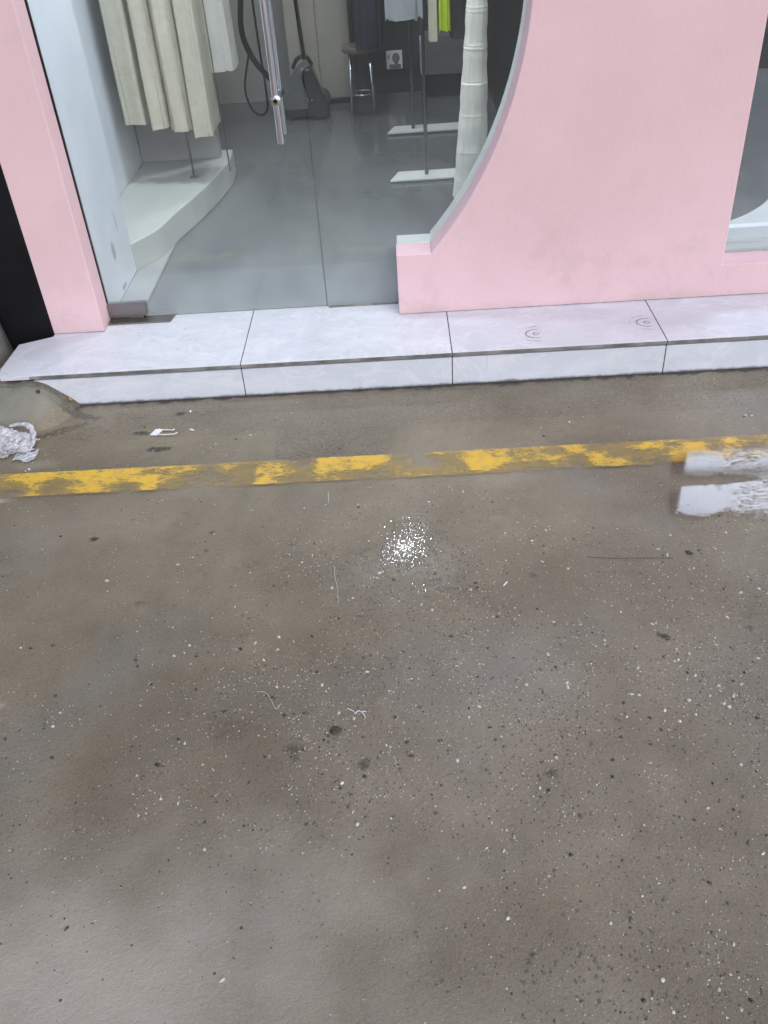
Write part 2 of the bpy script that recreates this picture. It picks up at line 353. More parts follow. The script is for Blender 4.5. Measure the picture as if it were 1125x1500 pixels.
# strips of darker damp concrete between the step and the line
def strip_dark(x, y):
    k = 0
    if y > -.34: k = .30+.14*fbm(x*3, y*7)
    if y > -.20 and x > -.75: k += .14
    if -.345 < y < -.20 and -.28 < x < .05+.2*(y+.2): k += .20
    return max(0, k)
def build_ground():
    xs = [-60, -20, -6, -2.5, -1.7]+list(np.linspace(-1.35, 1.35, 391))+[1.7, 2.5, 6, 20, 60]
    ys = [-60, -20, -6, -3.2, -2.4]+list(np.linspace(-1.95, .02, 300))+[.15, .3, .5, 1.2, 3, 6, 20, 60]
    nx, ny = len(xs), len(ys); V = np.zeros((nx*ny, 3)); A = {k: np.zeros(nx*ny) for k in ('pale', 'dark', 'mound', 'agg', 'wet', 'glint')}
    i = 0
    for y in ys:
        for x in xs:
            near = abs(x) < 1.6 and -2.2 < y < .3
            h = mound_h(x, y) if near else 0
            z = h+(.0012*fbm(x*5, y*5) if near and h == 0 and y < -.03 else 0)
            V[i] = (x, y, z)
            if near:
                p = 0
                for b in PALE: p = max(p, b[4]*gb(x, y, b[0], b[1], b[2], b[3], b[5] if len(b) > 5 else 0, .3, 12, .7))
                d = 0
                for b in DARK:
                    if abs(x-b[0]) < .3 and abs(y-b[1]) < .2: d = max(d, b[4]*gb(x, y, b[0], b[1], b[2], b[3], b[5] if len(b) > 5 else 0, .5, 60, .3))
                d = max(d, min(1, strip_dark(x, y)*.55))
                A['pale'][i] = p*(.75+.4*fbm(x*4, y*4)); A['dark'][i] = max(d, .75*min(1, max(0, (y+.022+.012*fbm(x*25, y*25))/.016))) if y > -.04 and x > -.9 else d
                mh = min(1, max(0, (h-.014)/.03)); A['mound'][i] = mh*min(1, max(0, .75+.5*fbm(x*14, y*14)))*(.3 if y > -.02 else 1)
                if h > 0 and y > -.035 - .2*max(0, x+1.0): A['dark'][i] = max(d, .5)
                # aggregate shows mostly across the middle and to the lower right
                ag = math.exp(-((y+1.22-.1*x)/.34)**2)*(.35+.65/(1+math.exp(-(x+.22)*9)))
                ag = max(ag, .35*math.exp(-((y+.75)/.25)**2)*(1/(1+math.exp(-(x+.3)*8))))
                ag = max(ag, .6/(1+math.exp(-((x*.7-y)-1.75)*12)))
                ag *= max(.15, 1+.6*fbm(x*4, y*4, 3))
                A['agg'][i] = min(1, ag) if y < -.46 else .12
                g = 0
                for (cx, cy, rx, ry, am) in ((.05, -.715, .045, .035, 1), (.08, -.65, .035, .06, .8), (.0, -.76, .06, .03, .75), (.12, -.78, .06, .035, .7), (.1, -.85, .05, .02, .55), (-.05, -.82, .05, .04, .45), (.12, -.55, .04, .03, .5), (.05, -.9, .12, .05, .35)):
                    g = max(g, am*gb(x, y, cx, cy, rx, ry, 0, .6, 28, .5))
                A['glint'][i] = g
                w = .25+.3*fbm(x*2.3, y*2.3, 8)
                if y > -.35: w += .3
                w = max(w, g*.8)
                A['wet'][i] = min(1, max(0, w))
            i += 1
    idx = np.arange(nx*ny).reshape(ny, nx)
    F = np.stack([idx[:-1, :-1], idx[:-1, 1:], idx[1:, 1:], idx[1:, :-1]], -1).reshape(-1, 4)
    me = bpy.data.meshes.new('ground'); me.vertices.add(len(V)); me.vertices.foreach_set('co', V.ravel())
    me.loops.add(F.size); me.loops.foreach_set('vertex_index', F.ravel().astype(np.int32))
    me.polygons.add(len(F)); me.polygons.foreach_set('loop_start', np.arange(0, F.size, 4, dtype=np.int32))
    me.update(calc_edges=True); me.shade_smooth()
    for k, a in A.items():
        at = me.attributes.new(k, 'FLOAT', 'POINT'); at.data.foreach_set('value', a.astype(np.float32))
    me.materials.append(G)
    tag(link(bpy.data.objects.new('ground', me)), kind='structure')
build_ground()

def sheet(name, x0, x1, y0, y1, z, nx, ny, attr, fn, mat, wave=.0012):
    xs = np.linspace(x0, x1, nx); ys = np.linspace(y0, y1, ny); V = []; A = []
    for y in ys:
        for x in xs: V.append((x, y, z+wave*fbm(x*5, y*5))); A.append(fn(x, y))
    idx = np.arange(nx*ny).reshape(ny, nx)
    F = np.stack([idx[:-1, :-1], idx[:-1, 1:], idx[1:, 1:], idx[1:, :-1]], -1).reshape(-1, 4)
    me = bpy.data.meshes.new(name); me.from_pydata(V, [], F.tolist()); me.shade_smooth()
    a = me.attributes.new(attr, 'FLOAT', 'POINT'); a.data.foreach_set('value', np.array(A, dtype=np.float32)); me.materials.append(mat)
    return tag(link(bpy.data.objects.new(name, me)), kind='structure')
LT = ["65421", "77410", "88658", "86223", "77564", "77786", "77755", "77710", "74888", "75642", "66221", "22111", "65221", "62323", "56778",
      "15644", "00332", "88765", "86646", "78721", "89412", "11454", "10046", "73135", "65443", "68984", "56854", "55541", "65631", "62751",
      "98310", "14774", "14376", "36323", "67421", "74685", "38830", "25463", "57642", "25353", "74521"]
LT = np.array([[int(c)/9 for c in s] for s in LT]).T
def wear(x, y):
    v = (-.338-y)/.112; u = (x+.985)/1.975*40
    if u < 0 or u > 40: w = .5+.3*fbm(x*6, y*14)
    else: w = lerp_table(LT, u, v*4)
    e = min(v, 1-v)/.06
    return w*min(1, max(-.2, e)) + (0 if e > 0 else -.6)
sheet('yellow_line', -4, 4, -.458, -.328, .004, 1200, 27, 'wear', wear, paint_mat())
def depth(x, y):
    d = 0
    for cx, cy, rx, ry, am in ((.92, -.53, .27, .16, .63), (1.12, -.60, .17, .06, .80), (.735, -.60, .10, .060, .95), (.77, -.455, .10, .06, .9), (.83, -.56, .05, .02, .7), (.79, -.35, .06, .014, .50), (1.1, -.33, .2, .06, .42)):
        d = max(d, am*gb(x, y, cx, cy, rx, ry, 0, .25, 14, .25))
    d *= min(1, max(0, (x-(.657+.29*(y+.657)+.004*fbm(x*30, y*30)))/.010))  # left border shaped to follow the reflected window edge
    if x < .93: d *= 1-.75*gb(x, y, .76, -.528, .13, .017, 0, .2, 20, .3)     # water cut away to paint the dark gap between the reflected panels
    return d
sheet('puddle', .58, 1.35, -.75, -.2, .0075, 230, 160, 'depth', depth, puddle_mat(), 0.)

# ---------------------------------------------------------------- gravel set in the concrete: beyond counting
def gravel():
    ico = bmesh.new(); bmesh.ops.create_icosphere(ico, subdivisions=2, radius=1)
    bv = np.array([v.co[:] for v in ico.verts]); bf = np.array([[v.index for v in f.verts] for f in ico.faces]); ico.free()
    ico = bmesh.new(); bmesh.ops.create_icosphere(ico, subdivisions=1, radius=1)
    sv = np.array([v.co[:] for v in ico.verts]); sf = np.array([[v.index for v in f.verts] for f in ico.faces]); ico.free()
    V, F, T = [], [], []; off = 0; n = 0
    while n < 19000:
        x, y = random.uniform(-1.05, 1.15), random.uniform(-1.9, -.02)
        ag = math.exp(-((y+1.20-.1*x)/.30)**2)*(.30+.70/(1+math.exp(-(x+.28)*9)))
        ag = max(ag, .5/(1+math.exp(-((x*.7-y)-1.8)*12)), .55*gb(x, y, .08, -.8, .3, .2, 0, .3, 10, .6), .07 if y > -.46 else .10)
        if y < -1.45 and x < .15: ag *= .35
        if y > -.46: ag *= .7
        ag *= max(.06, 1+1.3*fbm(x*5, y*5, 5)+.7*fbm(x*19, y*19, 2))
        if random.random() > ag: continue
        h = mound_h(x, y)
        r = .00075+.0009*random.random()**1.3+(.0026*random.random()**3 if random.random() < .15 else 0)
        big = r > .0026; B, Fc = (bv, bf) if big else (sv, sf)
        s = np.array([r*random.uniform(.8, 1.5), r*random.uniform(.6, 1), r*random.uniform(.45, .8)])
        P = B*s*(1+.13*rng.standard_normal((len(B), 1)))
        a = random.uniform(0, 6.28); c, q = math.cos(a), math.sin(a)
        P = np.stack([P[:, 0]*c-P[:, 1]*q+x, P[:, 0]*q+P[:, 1]*c+y, P[:, 2]+h+.0012*fbm(x*5, y*5)+s[2]*.05], 1)
        V.append(P); F.append(Fc+off); off += len(P); n += 1
        t = random.random(); k = 0 if t < .40 else 1 if t < .64 else 2
        T += [k]*len(Fc)
    V = np.concatenate(V); F = np.concatenate(F)
    me = bpy.data.meshes.new('gravel'); me.vertices.add(len(V)); me.vertices.foreach_set('co', V.ravel())
    me.loops.add(F.size); me.loops.foreach_set('vertex_index', F.ravel().astype(np.int32))
    me.polygons.add(len(F)); me.polygons.foreach_set('loop_start', np.arange(0, F.size, 3, dtype=np.int32))
    me.polygons.foreach_set('material_index', np.array(T, dtype=np.int32)); me.update(calc_edges=True); me.shade_smooth()
    for nm, c, ro in (('pale_stone_glint', (.60, .565, .50), .3), ('dark_stone', (.055, .048, .042), .3), ('brown_stone', (.15, .13, .11), .35)): me.materials.append(plain(nm, c, ro, .35, 90, 0))  # pale grains are stone and also wet glints painted as colour
    tag(link(bpy.data.objects.new('gravel', me)), kind='stuff', label='tiny pale and dark stones and painted pale glints set in the wet grey concrete', cat='gravel')
gravel()

# drops of water standing on the grains where the concrete is wettest: they catch the lamp over the counter
def drops():
    ico = bmesh.new(); bmesh.ops.create_icosphere(ico, subdivisions=2, radius=1)
    sv = np.array([v.co[:] for v in ico.verts]); sf = np.array([[v.index for v in f.verts] for f in ico.faces]); ico.free()
    V, F = [], []; n = 0
    cl = [(.055, -.705, .028, .026, 300), (.085, -.655, .030, .035, 150), (.045, -.74, .03, .02, 170), (0, -.75, .035, .035, 90), (.10, -.76, .05, .05, 160), (.05, -.80, .08, .05, 120), (.115, -.84, .03, .02, 40),
          (.10, -.57, .05, .05, 50), (.05, -.95, .14, .10, 130), (.0, -.86, .07, .06, 60), (.14, -.70, .05, .08, 60), (.42, -1.68, .14, .08, 160), (.25, -1.62, .12, .05, 70)]
    for cx, cy, sx, sy, num in cl:
        for _ in range(num):
            x, y = random.gauss(cx, sx), random.gauss(cy, sy); tl = min(.05, .016+.25*math.hypot(x-.055, y+.70))
            r = random.uniform(.0010, .0028)*(1.3 if sx < .031 else .9)
            a = random.uniform(0, 6.28); c, q = math.cos(a), math.sin(a)
            P = sv*np.array([r*random.uniform(.9, 1.7), r*random.uniform(.6, 1), r*random.uniform(.012, .03)])*(1+.05*rng.standard_normal((len(sv), 1)))
            tx, ty = random.gauss(0, tl), random.gauss(0, tl); P[:, 2] += P[:, 0]*tx+P[:, 1]*ty
            P = np.stack([P[:, 0]*c-P[:, 1]*q+x, P[:, 0]*q+P[:, 1]*c+y, P[:, 2]+.0012*fbm(x*5, y*5)+.0007], 1)
            V.append(P); F.append(sf+n*len(sv)); n += 1
    me = bpy.data.meshes.new('water_drops'); me.from_pydata(np.concatenate(V).tolist(), [], np.concatenate(F).tolist()); me.shade_smooth()
    m = M('standing_water'); me.materials.append(m.done(m.bsdf((.16, .15, .14), .12, None, Specular_IOR_Level=.55)))
    tag(link(bpy.data.objects.new('water_drops', me)), kind='stuff', label='glinting water drops standing on the concrete below the yellow line', cat='water drops')
drops()

# ---------------------------------------------------------------- tiled step
step = thing('tiled_step', (0, .12, 0), 'low step faced with white marble look tiles along the foot of the shop front', 'step')
box('step_core', -1.0, 3.19, .016, .255, -.03, ZS-.013, CEM, step, 0)
J = [-1.005+.0, -.3903, .2097, .8097, 1.4097, 2.0097, 2.6097, 3.2]
g = .0013
for a, b in zip(J, J[1:]):
    if a < -1:
        extrude('tread_tile', [(-1.083, .0), (b-g, .0), (b-g, .352), (-1.0, .352), (-1.0, .246), (-1.093, .205), (-1.098, .05)], [], ZS-.012, ZS, TREAD, step, .0012, 'XY')
    else: box('tread_tile', a+g, b-g, .0, .352, ZS-.012, ZS, TREAD, step, .0012)
    if a < -1:
        # broken lower corner where the cement was heaped
        extrude('riser_tile', [(-.888, -.02), (b-g, -.02), (b-g, ZS-.0185), (-1.0, ZS-.0185), (-1.003, .078), (-.992, .070), (-.975, .066), (-.965, .070), (-.95, .062), (-.93, .05), (-.905, .03), (-.893, .01)], [], .004, .015, RISER, step, .0008)
    else: box('riser_tile', a+g, b-g, .004, .015, -.02, ZS-.0185, RISER, step, .0012)
for a, b in zip(J, J[1:]): box('edge_trim', max(a, -1.0)+g*1.5, b-g*1.5, -.0014, .0005, ZS-.0108, ZS-.0014, TRIM, step, .0005)
box('grout_bed', -1.0, 3.19, .3525, .3545, ZS-.012, ZS-.002, GROUT, step, 0)
box('grout_fill', -.98, 3.19, .0065, .0140, .0, ZS-.019, GROUT, step, 0)
box('grout_fill', -.95, 3.19, .003, .351, ZS-.0115, ZS-.0018, GROUT, step, 0)

# ---------------------------------------------------------------- shop building
shop = thing('shop', (1.0, 1.8, 0), 'shop building with pink plastered front, round arched glass entrance and lit interior', 'shop')
def arc(cx, cz, r, a0, a1, n): return [(cx+r*math.cos(R(a0+(a1-a0)*i/n)), cz+r*math.sin(R(a0+(a1-a0)*i/n))) for i in range(n+1)]
CX, CZ, CR = -.624, 1.0, 1.061
aend = math.degrees(math.atan2(.295-CZ, .169-CX)); astart = math.degrees(math.acos((-.842-CX)/CR))
def front(dx=0., z0=ZS):
    return [(-1.0, z0), (-.842-dx, z0)]+arc(CX, CZ, CR+dx, astart, aend, 90)+[(.169+dx, .290-dx), (.066+dx, .290-dx), (.066+dx, z0), (3.2, z0), (3.2, 2.9), (-1.0, 2.9)]
WIN = [(1.022, .203), (2.9, .203), (2.9, 2.2), (1.022, 2.2)]
WINB = [(1.03, .211), (2.892, .211), (2.892, 2.192), (1.03, 2.192)]
extrude('pink_wall', front(0, ZS+.001), [WIN], .26, .352, PINK, shop, .0025)
extrude('inner_lining', front(.004), [WINB], .3535, .43, plain('pale_green_grey_paint', (.42, .46, .43), .6, .05), shop, 0)
box('floor_slab', -1.3, 3.2, .355, 3.35, -.02, ZS-.003, floor_mat(), shop, 0)
box('floor_strip', -.842, -.752, .356, 1.0, ZS-.002, ZS+.0015, plain('light_grey_floor_tile', (.30, .31, .31), .3, .1), shop, .001)
box('floor_joint', -.7505, -.746, .356, 1.0, ZS-.002, ZS+.0008, GROUT, shop, 0)
box('ceiling', -1.3, 3.2, .435, 3.35, 2.42, 2.5, WHITE, shop, 0)
box('side_wall', -.999, -.8425, .4305, .725, ZS, 2.418, WHITE, shop, .004)
box('side_wall', -.8459, -.8425, .3542, .4303, ZS, 1.99, WHITE, shop, 0)
box('door_seal', -.8418, -.8390, .3395, .3525, ZS+.055, 1.98, BLACK, shop, 0)
box('side_wall', -1.05, -1.002, .726, 3.05, ZS-.002, 2.418, WHITE, shop, 0)
DARKW = plain('dark_navy_wall', (.016, .017, .022), .35, .2, 3, .05)
box('back_wall', -1.3, -.12, 3.05, 3.15, ZS-.002, 2.418, plain('warm_grey_wall', (.21, .205, .19), .7, .1, 2), shop, 0)
box('back_wall', -.119, 3.2, 3.06, 3.15, ZS-.002, 2.418, DARKW, shop, 0)
box('side_wall', 3.1, 3.2, .435, 3.059, ZS-.002, 2.418, WHITE, shop, 0)
box('partition', .60, .66, .75, 3.048, ZS-.002, 2.418, DARKW, shop, 0)  # dark divider; its rear stretch is added to block the panel light
# glazing
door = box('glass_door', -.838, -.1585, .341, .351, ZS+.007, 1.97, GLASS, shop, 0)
door['label'] = 'clear frameless glass door with long steel bar handle'
fp = [(-.1555, ZS+.002), (.073, ZS+.002), (.073, .293), (.172, .298)]+[p for p in reversed(arc(CX, CZ, CR+.004, 60, aend, 60))][1:]+[(-.1555, 1.92)]
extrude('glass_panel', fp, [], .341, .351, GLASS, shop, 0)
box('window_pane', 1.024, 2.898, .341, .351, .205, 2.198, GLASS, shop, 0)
box('glass_bead', -.153, .064, .338, .3405, ZS+.001, ZS+.006, TRIM, shop, 0)
# door furniture (sub-parts of the door)
HX = -.232
bars = bmesh.new(); 
for y in (.298, .394): tube_bm(bars, [(HX, y, .612), (HX, y, .615), (HX, y, 1.46), (HX, y, 1.463)], [.0088, .0095, .0095, .0088], 24)
for z in (.722, 1.35):
    tube_bm(bars, [(HX, .298, z), (HX, .336, z)], .0065, 16); tube_bm(bars, [(HX, .356, z), (HX, .394, z)], .0065, 16)
    tube_bm(bars, [(HX, .327, z), (HX, .3405, z)], .012, 20); tube_bm(bars, [(HX, .3515, z), (HX, .365, z)], .012, 20)
hd = from_bm('door_handle', bars, CHROME, door, smooth=True); md = hd.modifiers.new('edges', 'EDGE_SPLIT'); md.split_angle = R(50)
for z in (.722, 1.35):
    hb = tube('handle_boss', [(HX, .2875, z), (HX, .2895, z), (HX, .300, z)], [.0115, .0145, .0145], STEEL, door, 24); md = hb.modifiers.new('edges', 'EDGE_SPLIT'); md.split_angle = R(50)
    tube('screw', [(HX, .2868, z), (HX, .2880, z)], .0055, BLACK, door, 12)
bm = bmesh.new(); box_bm(bm, -.8405, -.722, .330, .362, .118, .156); box_bm(bm, -.8405, -.735, .333, .359, .1085, .1175)
from_bm('hinge_fitting', bm, DULL, door, bevel=.0015)
pm = plain('hinge_dust', (.05, .04, .035), .9)
extrude('floor_plate', [(-.843, .300), (-.645, .300), (-.632, .376), (-.843, .376)], [], ZS+.0005, ZS+.0045, DULL, shop, .0012, 'XY')
box('floor_plate_slot', -.838, -.775, .318, .329, ZS+.004, ZS+.0068, pm, shop, 0)
box('window_curb', 1.032, 2.89, .4305, .46, .10, .247, WHITE, shop, .002)

# ceiling lights that light the shop
PANEL = lamp('lit_panel', (.84, .89, 1.09), 21); SPOT = lamp('lit_spot', (1, .98, .95), 1250); SOFT_FILL = lamp('fill_downlight', (.88, .95, 1.02), 118); DIM_FILL = lamp('fill_downlight_dim', (.80, .92, 1.04), 20)
def panel(x0, x1, y0, y1, label):
    t = thing('ceiling_light', ((x0+x1)/2, (y0+y1)/2, 2.42), label, 'ceiling light', 'ceiling lights in the shop')
    box('diffuser', x0, x1, y0, y1, 2.404, 2.414, PANEL, t, 0)
    bm = bmesh.new()
    for a in ((x0-.015, x0-.001, y0-.015, y1+.015), (x1+.001, x1+.015, y0-.015, y1+.015), (x0-.0005, x1+.0005, y0-.015, y0-.001), (x0-.0005, x1+.0005, y1+.001, y1+.015)): box_bm(bm, *a, 2.399, 2.419)
    from_bm('frame', bm, STEEL, t)
panel(1.25, 3.0, 2.27, 2.66, 'wide white light panel in the ceiling behind the display window')
panel(1.25, 3.0, 2.78, 2.98, 'narrow white light panel nearest the dark back wall')
def down(x, y, r, mat, label):
    t = thing('ceiling_spotlight', (x, y, 2.42), label, 'spotlight', 'round ceiling lights in the shop')
    bm = bmesh.new(); tube_bm(bm, [(x, y, 2.408), (x, y, 2.414)], r, 28); from_bm('diffuser', bm, mat, t)
    bm = bmesh.new(); tube_bm(bm, [(x, y, 2.404), (x, y, 2.419)], r+.012, 28, cap=False); from_bm('frame', bm, STEEL, t)
down(.02, 2.16, .036, SPOT, 'small very bright spotlight mirrored in the wet ground before the door')
down(-.35, .68, .14, SOFT_FILL, 'unseen round soft light added to brighten the white side wall')  # soft lights are added, unseen, to brighten wall, dress and shop back
down(.30, .60, .12, SOFT_FILL, 'unseen round soft light added to brighten the long white dress')
down(-.1, 2.5, .11, DIM_FILL, 'unseen round dim light added to brighten the back of the shop')

# ---------------------------------------------------------------- neighbour on the left
box_n = thing('black_wall', (-1.6, .3, 0), 'black painted wall panel to the left of the pink pillar', 'wall')
box('panel', -2.6, -1.002, .262, .40, .0, 2.9, BLACK, box_n, .003)
bm = bmesh.new(); bmesh.ops.create_cube(bm, size=1); bmesh.ops.subdivide_edges(bm, edges=bm.edges, cuts=6, use_grid_fill=True)
for v in bm.verts:
    p = v.co.copy(); p = Vector((p.x*.34, p.y*.27, p.z*.26)); k = 1-.10*max(0, p.z/.13); p.x *= k; p.y *= k
    p += Vector((fbm(p.x*9, p.y*9, p.z*9), fbm(p.y*9, p.z*9, 4+p.x*9), fbm(p.z*9, p.x*9, 8+p.y*9)))*.011; v.co = p+Vector((-1.30, .11, .085))
t = from_bm('concrete_block', bm, CEM, smooth=True); tag(t, 'rough grey concrete block against the black wall at the left end of the step', 'concrete block')

# ---------------------------------------------------------------- podiums
edge = [(-.838, .7265), (-.773, .851), (-.739, 1.01), (-.70, 1.16), (-.650, 1.40), (-.622, 1.62), (-.628, 1.78)]
ed = [tuple(p) for p in smooth_curve([(*p, 0) for p in edge], 5)]
pod = extrude('display_podium', [(p[0], p[1]) for p in ed]+[(-1.0, 1.80), (-1.0, .7265)], [], ZS-.001, .204, plain('podium_cream_paint', (.44, .455, .43), .5, .06, 3), None, .006, 'XY')
tag(pod, 'low cream podium with a wavy edge under the hanging cream dresses', 'podium')
scr = box('partition_panel', -.999, -.665, 1.66, 1.72, .205, 2.41, plain('pale_grey_panel', (.36, .36, .37), .6, .06, 3), None, .003)
tag(scr, 'pale grey panel standing on the podium behind the cream dresses', 'panel')
wp = [(1.032, .461), (1.10, .49), (1.20, .565), (1.30, .69), (1.42, .95), (1.62, 1.2), (2.0, 1.35), (2.89, 1.4)]
wp = [tuple(p) for p in smooth_curve([(*p, 0) for p in wp], 5)]
pod2 = extrude('display_podium', [(p[0], p[1]) for p in wp]+[(2.89, .461)], [], ZS-.001, .245, plain('podium_pale_green_paint', (.46, .50, .48), .5, .06, 3), None, .004, 'XY')
tag(pod2, 'pale curved podium behind the glass of the right hand window', 'podium')

# ---------------------------------------------------------------- garments
def garment(name, x0, x1, y, z0, z1, folds, dep, mat, label, cat, group=None, flare=.0, seed=0, tiers=0, lean=0, neck=.5, hemwob=.005):
    """a closed hanging garment: folded tube of cloth, narrower at the shoulders"""
    n, k = 96, 60; cx = (x0+x1)/2; w = (x1-x0)/2; bm = bmesh.new(); rings = []
    zs = [z0+(z1-z0)*(j/k) for j in range(k+1)]
    if tiers: zs = sorted(zs+[z0+(z1-z0)*(i+.5)/tiers+s for i in range(tiers) for s in (-.012, -.009, -.007, -.005, -.003, 0, .003, .005, .007, .009, .012)])
    for z in zs:
        t = (z-z0)/(z1-z0); ring = []
        wid = w*(1+flare*(1-t)**2-(max(0, t-.86)/.14)**2*(1-neck)); d = dep*(1-.35*t)
        tb = 0
        if tiers:
            ph = ((t*tiers) % 1)-.5; tb = .0009*(1+fbm(z*40, seed, 2))*(math.exp(-((ph*(z1-z0)/tiers-.005)/.003)**2)+math.exp(-((ph*(z1-z0)/tiers+.005)/.003)**2))-.003*ph+.0015*fbm(z*9, seed, 5)
        for i in range(n):
            a = 2*math.pi*i/n; ca, sa = math.cos(a), math.sin(a)
            am = (.0022+.0036*(1-t))*(1 if not tiers else .3)
            f = am*math.sin(a*folds+seed+1.5*fbm(z*1.2, seed, .7))+am*.8*fbm(a*2.3, z*1.2, seed)
            if tiers: f += .0012*fbm(a*7, z*26, 3)
            rx, ry = wid+f*.7+tb, d+f+tb
            ex = .8 if tiers else .42
            x = cx+lean*(1-t)+math.copysign(abs(ca)**ex, ca)*rx; yy = y+math.copysign(abs(sa)**ex, sa)*ry
            zz = z+(hemwob*fbm(a*1.7, seed*3.1) if z == zs[0] else 0)
            ring.append(bm.verts.new((x, yy, zz)))
        rings.append(ring)
    for r0, r1 in zip(rings, rings[1:]):
        for i in range(n): bm.faces.new((r0[i], r0[(i+1) % n], r1[(i+1) % n], r1[i]))
    bm.faces.new(rings[-1])
    t = thing(name, (cx, y, z0), label, cat, group)
    from_bm('cloth', bm, mat, t, smooth=True)
    hk = [(cx, y, z1-.01), (cx, y, z1+.05)]+[(cx+.0, y+.022*math.sin(R(b)), z1+.072-.022*math.cos(R(b))) for b in range(20, 230, 25)]
    tube('hanger', hk, .0022, STEEL, t, 8)
    return t
CREAM = cloth('cream_cloth', (.65, .62, .52)); OLIVE = cloth('dull_cream_cloth', (.60, .58, .49)); SHEER = cloth('white_sheer_cloth', (.70, .70, .67), .4)
grp = 'cream dresses hanging over the podium'
garment('dress', -.938, -.850, 1.41, .440, 1.72, 5, .10, OLIVE, 'dull cream dress at the left end of the row over the podium', 'dress', grp, seed=1)
garment('dress', -.842, -.773, 1.40, .424, 1.72, 4, .11, CREAM, 'narrow cream dress second from the white side wall', 'dress', grp, seed=2.2)
garment('dress', -.765, -.685, 1.40, .412, 1.72, 5, .11, CREAM, 'cream dress third in the row, beside the widest one', 'dress', grp, seed=3.9)
garment('dress', -.680, -.606, 1.39, .392, 1.72, 5, .12, OLIVE, 'cream dress reaching lowest, nearest the door handle', 'dress', grp, seed=5.1)
garment('blouse', -.645, -.540, 1.55, .575, 1.72, 7, .09, SHEER, 'sheer white blouse hanging behind the lowest cream dress', 'blouse', seed=7, lean=.02)
rk = thing('garment_rack', (-.735, 1.41, .204), 'thin steel garment rack standing on the cream podium', 'garment rack')
tube('rail', [(-.97, 1.41, 1.79), (-.5, 1.41, 1.79)], .008, STEEL, rk)
tube('post', [(-.735, 1.41, .206), (-.735, 1.41, 1.782)], .0045, STEEL, rk)
bm = bmesh.new(); tube_bm(bm, [(-.735, 1.41, .2045), (-.735, 1.41, .209)], .018, 20); from_bm('foot', bm, STEEL, rk)
tube('post', [(-.596, 1.46, .206), (-.596, 1.46, 1.70), (-.596, 1.41, 1.782)], .003, STEEL, rk)

WD = cloth('white_tiered_cloth', (.90, .87, .78), .15, 60)
garment('long_dress', .364, .396, .86, .255, 1.7, 5, .055, WD, 'long white tiered dress hanging just behind the arch glass', 'dress', seed=9, tiers=14, flare=2.7, hemwob=.004, lean=-.05)
RG = 'clothes hanging on the rack inside the shop'
garment('top', .066, .205, 1.47, .712, 1.6, 6, .04, cloth('grey_white_cloth', (.36, .38, .39)), 'short grey white top hanging on the left of the inner rack', 'top', RG, seed=11, hemwob=.02)
garment('trousers', .224, .262, 1.50, .632, 1.6, 2, .05, cloth('pale_beige_cloth', (.62, .56, .44)), 'pale beige garment beside the neon yellow one', 'trousers', RG, seed=12)
garment('top', .266, .307, 1.50, .660, 1.6, 2, .05, cloth('neon_yellow_cloth', (.66, .85, .03), .35), 'neon yellow top on the inner rack', 'top', RG, seed=13, hemwob=.02)
garment('top', .311, .356, 1.50, .632, 1.6, 2, .05, cloth('black_cloth', (.015, .015, .017)), 'black top hanging between the yellow one and the white dress', 'top', RG, seed=14)
garment('coat', -.085, .04, 2.6, .42, 1.6, 5, .06, cloth('navy_cloth', (.016, .020, .036), .05), 'dark navy coat hanging above the stool at the back', 'coat', seed=15)
def rack(x0, x1, yb, pole_x, label):
    t = thing('clothes_rack', ((x0+x1)/2, yb, ZS), label, 'clothes rack', 'clothes racks on flat polished bases')
    extrude('base_plate', [(x0, yb), (x1, yb), (x1, yb+.11), (x0+.035, yb+.11)], [], ZS+.004, ZS+.012, plain('base_plate_reflect_white', (.62, .64, .63), .25, .05), t, .001, 'XY')  # pale colour stands in for reflections in the polished plate
    for px in pole_x: tube('pole', [(px, yb+.055, ZS+.012), (px, yb+.055, 1.68)], .008, metal('dark_rack_steel', (.16, .165, .17), .35), t)
    tube('rail', [(x0+.02, yb+.055, 1.69), (x1+.3, yb+.055, 1.69)], .010, STEEL, t)
rack(.052, .42, 1.50, (.205,), 'front clothes rack whose flat base lies before the grey box')
rack(.045, .46, 2.21, (.17,), 'rear clothes rack whose flat base lies deeper in the shop')

# ---------------------------------------------------------------- things at the back of the shop
cab = thing('cabinet', (-.29, 2.97, ZS), 'beige cabinet against the back wall behind the vacuum cleaner', 'cabinet')
box('body', -.46, -.128, 2.90, 3.045, ZS+.02, .95, plain('beige_laminate', (.25, .235, .20), .5, .08, 3), cab, .003)
box('plinth', -.45, -.138, 2.91, 3.04, ZS, ZS+.0198, BLACK, cab, 0)
box('door_panel', -.455, -.30, 2.890, 2.8995, ZS+.03, .94, plain('beige_door_laminate', (.27, .25, .215), .5, .08, 3), cab, .002)
box('door_panel', -.296, -.133, 2.890, 2.8995, ZS+.03, .94, plain('beige_laminate_door', (.25, .235, .20), .5, .08, 3), cab, .002)
vc = thing('vacuum_cleaner', (-.37, 2.66, ZS), 'grey and black vacuum cleaner on the floor behind the door handle', 'vacuum cleaner')
GP = plain('grey_plastic', (.085, .09, .095), .35, .1); BP = plain('black_plastic', (.008, .008, .009), .35); WP = plain('white_plastic', (.62, .62, .62), .3)
bm = bmesh.new(); prof = [(-.115, .05), (-.105, .11), (-.05, .20), (.0, .245), (.045, .24), (.07, .18), (.095, .07), (.09, .035), (-.10, .03)]
extrude('body', [(x-.375, z+ZS) for x, z in prof], [], 2.60, 2.76, GP, vc, .02)
bm.free()
